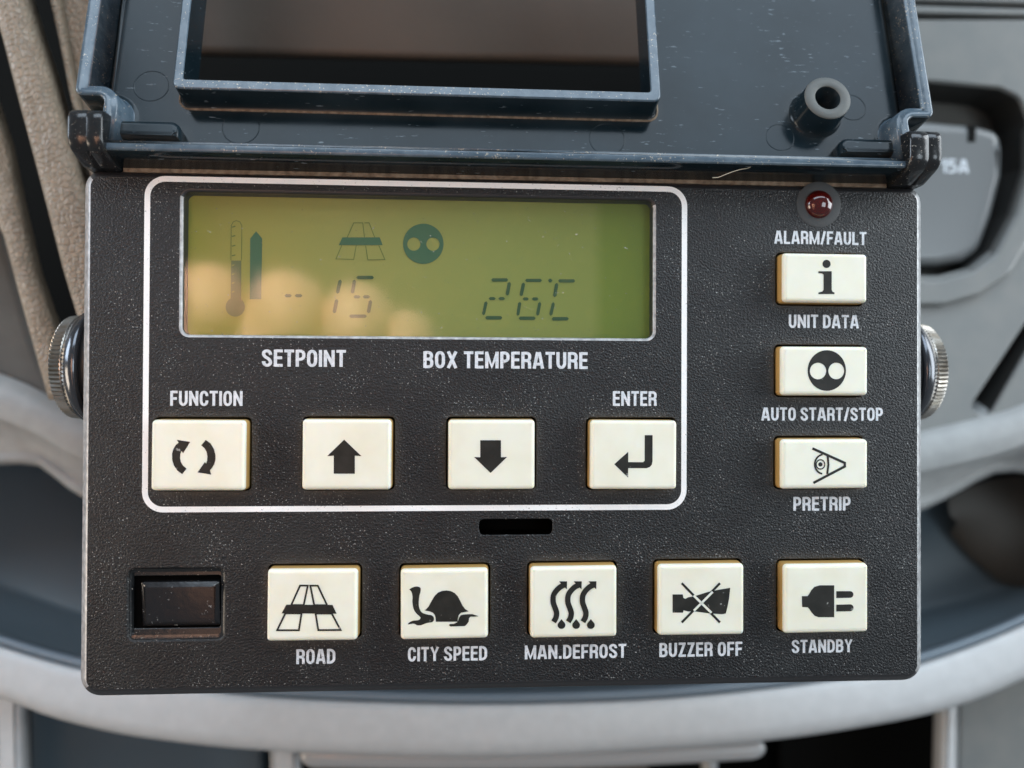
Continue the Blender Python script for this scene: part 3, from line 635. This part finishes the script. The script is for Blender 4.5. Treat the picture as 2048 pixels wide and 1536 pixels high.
# ------------------------------------------------------------------ display
disp = emptyo('display_tmp'); bpy.data.objects.remove(disp)
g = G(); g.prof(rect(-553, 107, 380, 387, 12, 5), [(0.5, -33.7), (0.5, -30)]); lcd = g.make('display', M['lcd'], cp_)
HL = -29.0
S1 = Z(340, 340, 3.103); S2 = Z(800, 340, 3.103)
def lq(z, pts): return [ih(*z(x, y), HL) for x, y in pts]
def seg(z, a, b_, wd, mm=None, nm='segment'):
    a = np.array(ih(*z(*a), HL)); b_ = np.array(ih(*z(*b_), HL)); d = b_-a; L = np.linalg.norm(d); d /= L; nn = np.array([-d[1], d[0]])*wd/3.103/2
    c = min(3.2, L/3)
    p = [a, a+d*c-nn, b_-d*c-nn, b_, b_-d*c+nn, a+d*c+nn]
    g = G(); flat(g, [ccw([tuple(q) for q in p])], HL); return g.make(nm, mm or M['seg'], lcd)
def dots(z, x0, x1, x2, x3, y): seg(z, (x0, y), (x1, y), 20); seg(z, (x2, y), (x3, y), 20)
dots(S1, 710, 756, 774, 822, 780)
seg(S1, (1058, 680), (1038, 768), 22); seg(S1, (1036, 800), (1018, 890), 22)
seg(S1, (1156, 667), (1266, 667), 21); seg(S1, (1146, 680), (1131, 768), 22); dots(S1, 1138, 1182, 1196, 1242, 787); seg(S1, (1246, 806), (1230, 890), 22); seg(S1, (1112, 907), (1222, 907), 21)
seg(S2, (566, 682), (672, 682), 21); seg(S2, (680, 694), (664, 780), 22); dots(S2, 550, 594, 610, 652, 798); seg(S2, (536, 814), (516, 902), 20); seg(S2, (528, 917), (636, 917), 22)
seg(S2, (776, 685), (882, 685), 21); seg(S2, (768, 698), (750, 784), 22); dots(S2, 760, 800, 818, 860, 800); seg(S2, (745, 818), (730, 905), 20); seg(S2, (869, 818), (852, 905), 20); seg(S2, (736, 920), (842, 920), 22)
seg(S2, (918, 686), (947, 686), 24); seg(S2, (981, 688), (1088, 688), 21); seg(S2, (974, 700), (959, 790), 22); seg(S2, (954, 820), (934, 905), 20); seg(S2, (941, 923), (1048, 923), 22)
g = G(); flat(g, [ccw(lq(S1, ell(405, 850, 60)))], HL); flat(g, [ccw(lq(S1, [(380, 562), (442, 562), (442, 806), (376, 806)]))], HL+0.15)
g.make('thermometer_icon', M['faint'], lcd)
g = G(); stroke(g, lq(S1, [(378, 560), (380, 345), (392, 322), (412, 314), (434, 322), (446, 345), (444, 560)]), 1.3, HL)
for k, y in enumerate((352, 410, 470, 530)): stroke(g, lq(S1, [(384, y+3), (406, y-3)]), 2.2, HL+0.15)
g.make('thermometer_scale', M['thin'], lcd)
g = G()
for k, y in enumerate((590, 645, 700, 755)): stroke(g, lq(S1, [(384, y+4), (400, y-2)]), 1.6, HL+0.4)
g.make('thermometer_ticks', M['lcd'], lcd)
g = G(); flat(g, [ccw(lq(S1, [(495, 802), (498, 425), (534, 380), (572, 425), (566, 802)]))], HL); g.make('level_icon', M['segl'], lcd)
g = G(); flat(g, [ccw(lq(S1, [(1070, 418), (1302, 418), (1320, 466), (1048, 466)]))], HL); g.make('road_icon', M['segl'], lcd)
g = G()
for k, pts in enumerate(([(1100, 418), (1140, 328), (1196, 328), (1207, 418)], [(1207, 328), (1236, 328), (1270, 418)], [(1066, 468), (1030, 552), (1140, 555), (1156, 468)], [(1214, 468), (1228, 558), (1334, 556), (1296, 468)])):
    stroke(g, lq(S1, pts), 1.5, HL+0.15*k)
g.make('road_outline', M['thin'], lcd)
g = G(); flat(g, [ccw(lq(S1, ell(1572, 458, 126, 125, 48))), ccw(lq(S1, ell(1513, 460, 41, 41, 24))), ccw(lq(S1, ell(1632, 460, 41, 41, 24)))], HL); g.make('disc_icon', M['segl'], lcd)
g = G(); g.prof(rect(-553, 107, 380, 387, 12, 5), [(-1, -10.5), (-1, -9.5), (0, -8.5)]); g.make('display_window', M['glass'], cp_)
# ------------------------------------------------------------------ rocker switch in its recess
x0, y0 = ih(263, 1257, -8); x1, y1 = ih(441, 1151, -8)
op = rect(x0, y0, x1, y1, 4, 4); sw_in = offset(swo, -0.5)
g = G(); a = g.ring(sw_in, -5); b_ = g.ring(offset(sw_in, -7), -8.5); c = g.ring(offset(op, 2), -8.5); d = g.ring(op, -10.5); e_ = g.ring(op, -17.5)
nn = len(op)
g.strip(a, b_, nn, True); g.strip(b_, c, nn, False); g.strip(c, d, nn, True); g.strip(d, e_, nn, False, m=1)
g.make('switch_surround', [M['ear'], M['hole']], cp_)
x0, y0 = ih(282, 1255, -3); x1, y1 = ih(438, 1163, -3)
g = G(); p = rect(x0, y0, x1, y1, 3, 2); g.prof(p, [(0, -17.5), (0, -7.6), (9, -2.2)], smooth=False)
g.v = [(a, b_, c+(0.10*(b_-(y0+y1)/2) if c > -12 else 0)) for a, b_, c in g.v]
g.make('rocker_switch', M['rocker'], cp_)
# ------------------------------------------------------------------ alarm lamp
lu, lv = ih(1641, 407, 8)
g = G(); o_ = circ(lu, lv, 47, 40); i_ = circ(lu, lv, 29, 40)
a = g.ring(o_, 0.2); b1 = g.ring(circ(lu, lv, 45, 40), 1.0); b_ = g.ring(i_, 1.2); g.strip(a, b1, 40, True); g.strip(b1, b_, 40, True)
g.make('lamp_seal', M['seal_ring'], cp_)
V_ = []; Fc = []
for i in range(9):
    a = math.pi/2*i/8; r_ = 29*math.cos(a)
    for k in range(32): V_.append((lu+r_*math.cos(2*math.pi*k/32), lv+r_*math.sin(2*math.pi*k/32), 20*math.sin(a)))
for i in range(8):
    for k in range(32):
        k2 = (k+1) % 32; Fc.append((i*32+k, i*32+k2, (i+1)*32+k2, (i+1)*32+k))
mk('alarm_lamp', V_, Fc, M['led'], cp_, smooth_all=True)
# ------------------------------------------------------------------ hinge ears
def ear(u0, u1, crease):
    # profile in (v,h), extruded along u with rounded outline
    prof2 = fillet([(424, -260), (520, -260), (520, 80), (448, 80), (424, 20)], [0, 0, 22, 30, 30], 6)
    prof2 = ccw(prof2)
    g = G(); n = len(prof2); rb = 5
    st = [(u0, rb), (u0+2, 2), (u0+rb, 0), (crease-0.8, 0), (crease, 0.7), (crease+0.8, 0), (u1-rb, 0), (u1-2, 2), (u1, rb)]
    idx = []
    for u, ins in st:
        lp = offset(prof2, -ins) if ins else prof2
        i0 = len(g.v); g.v += [(u, q[0], q[1]) for q in lp]; idx.append(i0)
    for a, b_ in zip(idx[:-1], idx[1:]): g.strip(a, b_, n, True, flip=False)
    lp = offset(prof2, -rb)
    g.f.append(tuple(idx[0]+k for k in range(n))[::-1]); g.m.append(0); g.f.append(tuple(idx[-1]+k for k in range(n))); g.m.append(0)
    return g.make('hinge_ear', M['ear'], cp_)
ear(-735, -671, -700); ear(873, 939, 910)
# dusty seam between cover and faceplate
g = G(); g.box(-668, 870, 424, 440, -40, -3); g.make('hinge_seam', M['dust'], cp_)
# ------------------------------------------------------------------ opened cover
AL = math.radians(13.6); LV0, LH0 = 455, 0
def lxf(q): return (q[0], LV0+q[1]*math.cos(AL)+q[2]*math.sin(AL), LH0-q[1]*math.sin(AL)+q[2]*math.cos(AL))
LT = 1000
no = ccw([(-687, -22), (893, -22), (893, 93), (949, 93), (949, LT), (-743, LT), (-743, 93), (-687, 93)])
no = fillet(no, [8, 8, 14, 14, 20, 20, 14, 14], 5)
wo = rect(-546, 133, 368, 600, 6, 4)          # window opening
wro = rect(-564, 112, 388, 620, 16, 4)
g = G()
H = 60; TH = 24
# outer wall: outside face, rounded rim, step ledge, inside face
a0 = g.ring(no, -20); a1 = g.ring(no, H-4); a2 = g.ring(offset(no, -1.2), H-1.2); a3 = g.ring(offset(no, -4), H)
s1 = g.ring(offset(no, -13), H); s1b = g.ring(offset(no, -14.5), H-5); s2 = g.ring(offset(no, -21), H-5); s3 = g.ring(offset(no, -23.5), H-8)
s4 = g.ring(offset(no, -29), 9); s5 = g.ring(offset(no, -34), 2.2); s6 = g.ring(offset(no, -42), 0)
n_ = len(no)
for a, b_, mi in ((a0, a1, 0), (a1, a2, 1), (a2, a3, 1), (a3, s1, 1), (s1, s1b, 1), (s1b, s2, 1), (s2, s3, 1), (s3, s4, 1), (s4, s5, 1), (s5, s6, 0)): g.strip(a, b_, n_, True, m=mi)
w6 = offset(wro, 5); e0 = g.ring(w6, 0); e1 = g.ring(wro, 4); e2 = g.ring(wro, H-4); e3 = g.ring(offset(wro, -3), H-1)
wi = wo
# window wall needs equal vertex counts
f3 = g.ring(offset(wo, 2), H-1); f2 = g.ring(wo, H-4); f1 = g.ring(wo, -20)
nw = len(wo)
for a, b_, fl, mi in ((e0, e1, False, 0), (e1, e2, False, 0), (e2, e3, False, 1)): g.strip(a, b_, nw, True, m=mi)
g.strip(e3, f3, nw, False, m=1)
g.strip(f3, f2, nw, True, m=1); g.strip(f2, f1, nw, False, m=0)
g.cap([offset(no, -42), w6], [s6, e0], True); 
ab = a0; g.cap([no, wo], [ab, f1], False)
cover = g.make('cover', [M['lid'], M['lidrim']], cp_, xf=lxf, label='opened smoked cover tilted back on its hinge')
# dust along the foot of the window wall
g = G(); wd_ = offset(wro, 5.5); a = g.ring(offset(wro, 9), 0.4); b_ = g.ring(wd_, 2.5); g.strip(a, b_, nw, True); 
g.make('dust_line', M['dust'], cover, xf=lxf)
# boss
g = G(); bo = circ(731, 131, 49, 40); bi = circ(731, 131, 27, 40)
R_ = [g.ring(circ(731, 131, 56, 40), 0.3), g.ring(circ(731, 131, 50, 40), 6), g.ring(circ(731, 131, 48, 40), H-3), g.ring(circ(731, 131, 46, 40), H), g.ring(circ(731, 131, 28, 40), H), g.ring(circ(731, 131, 26, 40), H-2), g.ring(circ(731, 131, 24, 40), 6)]
for k, (a, b_) in enumerate(zip(R_[:-1], R_[1:])): g.strip(a, b_, 40, True, m=0 if k in (0, 1, 5) else 1)
g.cap([circ(731, 131, 24, 40)], [R_[-1]], True)
g.make('screw_boss', [M['lid'], M['halo']], cover, xf=lxf)
# hinge clips on both sides of the cover
def clip(u0, u1, flip):
    p = [(u0, 20), (u1, 20), (u1, 58), (u0, 58)]
    p = fillet(ccw(p), [3, 3, 3, 22] if flip else [3, 3, 22, 3], 6)
    g = G(); g.prof(p, bev(12, 0, 36, 5)); g.make('hinge_clip', M['lid'], cover, xf=lxf)
clip(-686, -552, False); clip(758, 892, True)
# moulded ejector circles
for (px_, py_, rr_) in ((303, 172, 34), (482, 255, 36), (1214, 278, 36), (1250, 268, 0), (1703, 215, 30), (1560, 275, 30)):
    if not rr_: continue
    d = ray(px_, py_); nrm = np.array([0, math.sin(AL), math.cos(AL)]); yy = np.array([0, math.cos(AL), -math.sin(AL)])
    o_ = np.array([0, -LV0, F-LH0]); t = -(o_@nrm)/(d@nrm); P = o_+t*d
    g = G(); cu_, cv_ = float(P[0]), float(P@yy)
    a = g.ring(circ(cu_, cv_, rr_+1.2, 36), 0.05); b_ = g.ring(circ(cu_, cv_, rr_, 36), 0.7); c = g.ring(circ(cu_, cv_, rr_-1.2, 36), 0.05)
    g.strip(a, b_, 36, True); g.strip(b_, c, 36, True); g.make('ejector_mark', M['lid'], cover, xf=lxf)
# ------------------------------------------------------------------ mounting knobs
def knob(side):
    us = -731 if side < 0 else 937
    cv, ch = (47, -182)
    k = emptyo('mounting_knob'); k.parent = cp_; k.matrix_world = FR
    k['label'] = 'knurled chrome knob on the %s side' % ('left' if side < 0 else 'right')
    NT = 150
    def lathe(name, prof, mm, knurl=None):
        V = []; Fc = []
        for (du, rad) in prof:
            for q in range(NT):
                a = 2*math.pi*q/NT; rr = rad
                if knurl and knurl[0] <= du <= knurl[1]: rr = rad+(1.9 if q % 2 else -1.9)
                V.append((us+side*du, cv+rr*math.cos(a), ch+rr*math.sin(a)))
        for i in range(len(prof)-1):
            for q in range(NT):
                q2 = (q+1) % NT
                f = (i*NT+q, i*NT+q2, (i+1)*NT+q2, (i+1)*NT+q)
                Fc.append(f if side < 0 else f[::-1])
        return mk(name, V, Fc, mm, k, smooth=[i for i in range(len(Fc)) if not knurl or not (knurl[0] <= prof[i//NT][0] <= knurl[1])])
    lathe('washer', [(0, 0.1), (0, 66), (30, 66), (30, 112), (37, 119), (48, 119), (50, 112), (50, 0.1)], M['rubber'])
    lathe('flange', [(49, 0.1), (49, 120), (54, 127), (60, 128), (70, 124), (86, 113), (88, 108), (88, 0.1)], M['darkchrome'])
    lathe('knurled_grip', [(84, 0.1), (84, 104), (88, 110), (90, 111), (112, 108), (115, 104), (118, 92), (120, 70), (120, 0.1)], M['chrome'], (89, 113))
knob(-1); knob(1)

# ------------------------------------------------------------------ photographer's hand, seen as the peach reflection in the display
M['skin'] = pmat('warm_skin', (0.70, 0.42, 0.32), 0.5, bump=0.2, bscale=900, col2=(0.76, 0.49, 0.38), cscale=60)
def skin_body(name, nodes, edges, m, parent):
    me = bpy.data.meshes.new(name); me.from_pydata([(q[0]*K, q[1]*K, q[2]*K) for q, r_ in nodes], edges, [])
    o = bpy.data.objects.new(name, me); C.objects.link(o); o.parent = parent
    sk = o.modifiers.new('skin', 'SKIN'); sk.use_smooth_shade = True
    for i, (q, r_) in enumerate(nodes): me.skin_vertices[0].data[i].radius = (r_*K, r_*K)
    me.skin_vertices[0].data[0].use_root = True
    ss = o.modifiers.new('subdivision', 'SUBSURF'); ss.levels = 2; ss.render_levels = 2
    me.materials.append(m); return o
per = emptyo('person', "peach coloured hand mirrored in the lower left of the yellow green display", 'person', loc=(-870, -36, 2000))
def hn(u, v, h): return (u+900, v+100, h-2000)
nodes = [(hn(-1000, -250, 2080), 300), (hn(-1100, -900, 2200), 290), (hn(-1150, -1700, 2300), 330)]
edges = [(0, 1), (1, 2)]
def finger(base, knuck, mid_, tip, r_):
    i = len(nodes)
    for q, k in ((base, 1.15), (knuck, 1.12), (mid_, 1.0), (tip, 0.82)): nodes.append((hn(*q), r_*k))
    edges.extend([(0, i), (i, i+1), (i+1, i+2), (i+2, i+3)])
finger((-1250, 120, 2050), (-1200, 400, 2020), (-1150, 410, 1880), (-1110, 150, 1850), 150)
finger((-960, 120, 2040), (-830, 350, 2010), (-800, 355, 1880), (-800, 80, 1850), 175)
finger((-740, 60, 2040), (-500, 300, 2010), (-470, 300, 1880), (-520, 30, 1860), 170)
finger((-620, -60, 2050), (-310, 200, 2020), (-245, 210, 1900), (-330, -60, 1880), 128)
finger((-820, -300, 2000), (-560, -330, 1900), (-380, -280, 1850), (-250, -220, 1850), 115)
skin_body('hand', nodes, edges, M['skin'], per)
sp_ = bpy.data.lights.new('added_hand_spot', 'SPOT'); sp_.energy = 10.5; sp_.color = (1.0, 0.86, 0.70); sp_.spot_size = math.radians(58); sp_.spot_blend = 0.3; sp_.shadow_soft_size = 0.02  # added spot, lights only the unseen hand so it mirrors brightly
so = bpy.data.objects.new('added_hand_spot', sp_); C.objects.link(so)
pl = FR @ Vector((-1400*K, 1500*K, 100*K)); pt = FR @ Vector((-750*K, 100*K, 1950*K))
so.location = pl; so.rotation_euler = (pt-pl).to_track_quat('-Z', 'Y').to_euler()

# ------------------------------------------------------------------ loose hair caught at the hinge
M['hair'] = pmat('pale_fibre', (0.55, 0.45, 0.33), 0.5)
hp_ = [ih(*Z(1348, 0, 2.926)(x, y), 62) for x, y in ((225, 1040), (262, 1036), (300, 1020), (350, 1000), (400, 984), (440, 976), (470, 962), (486, 946), (495, 928))]
hp_ = resample(hp_, 40); V_ = []; Fc = []
for i, (x, y) in enumerate(hp_):
    for k in range(5):
        a = 2*math.pi*k/5; V_.append((x+0.3*math.cos(a), y+0.75*math.cos(a), 62-14*i/39+0.75*math.sin(a)))
for i in range(len(hp_)-1):
    for k in range(5):
        k2 = (k+1) % 5; Fc.append((i*5+k, (i+1)*5+k, (i+1)*5+k2, i*5+k2))
mk('hair_strand', V_, Fc, M['hair'], None, 'short pale hair caught below the hinge line of the cover', smooth_all=True, cat='hair')
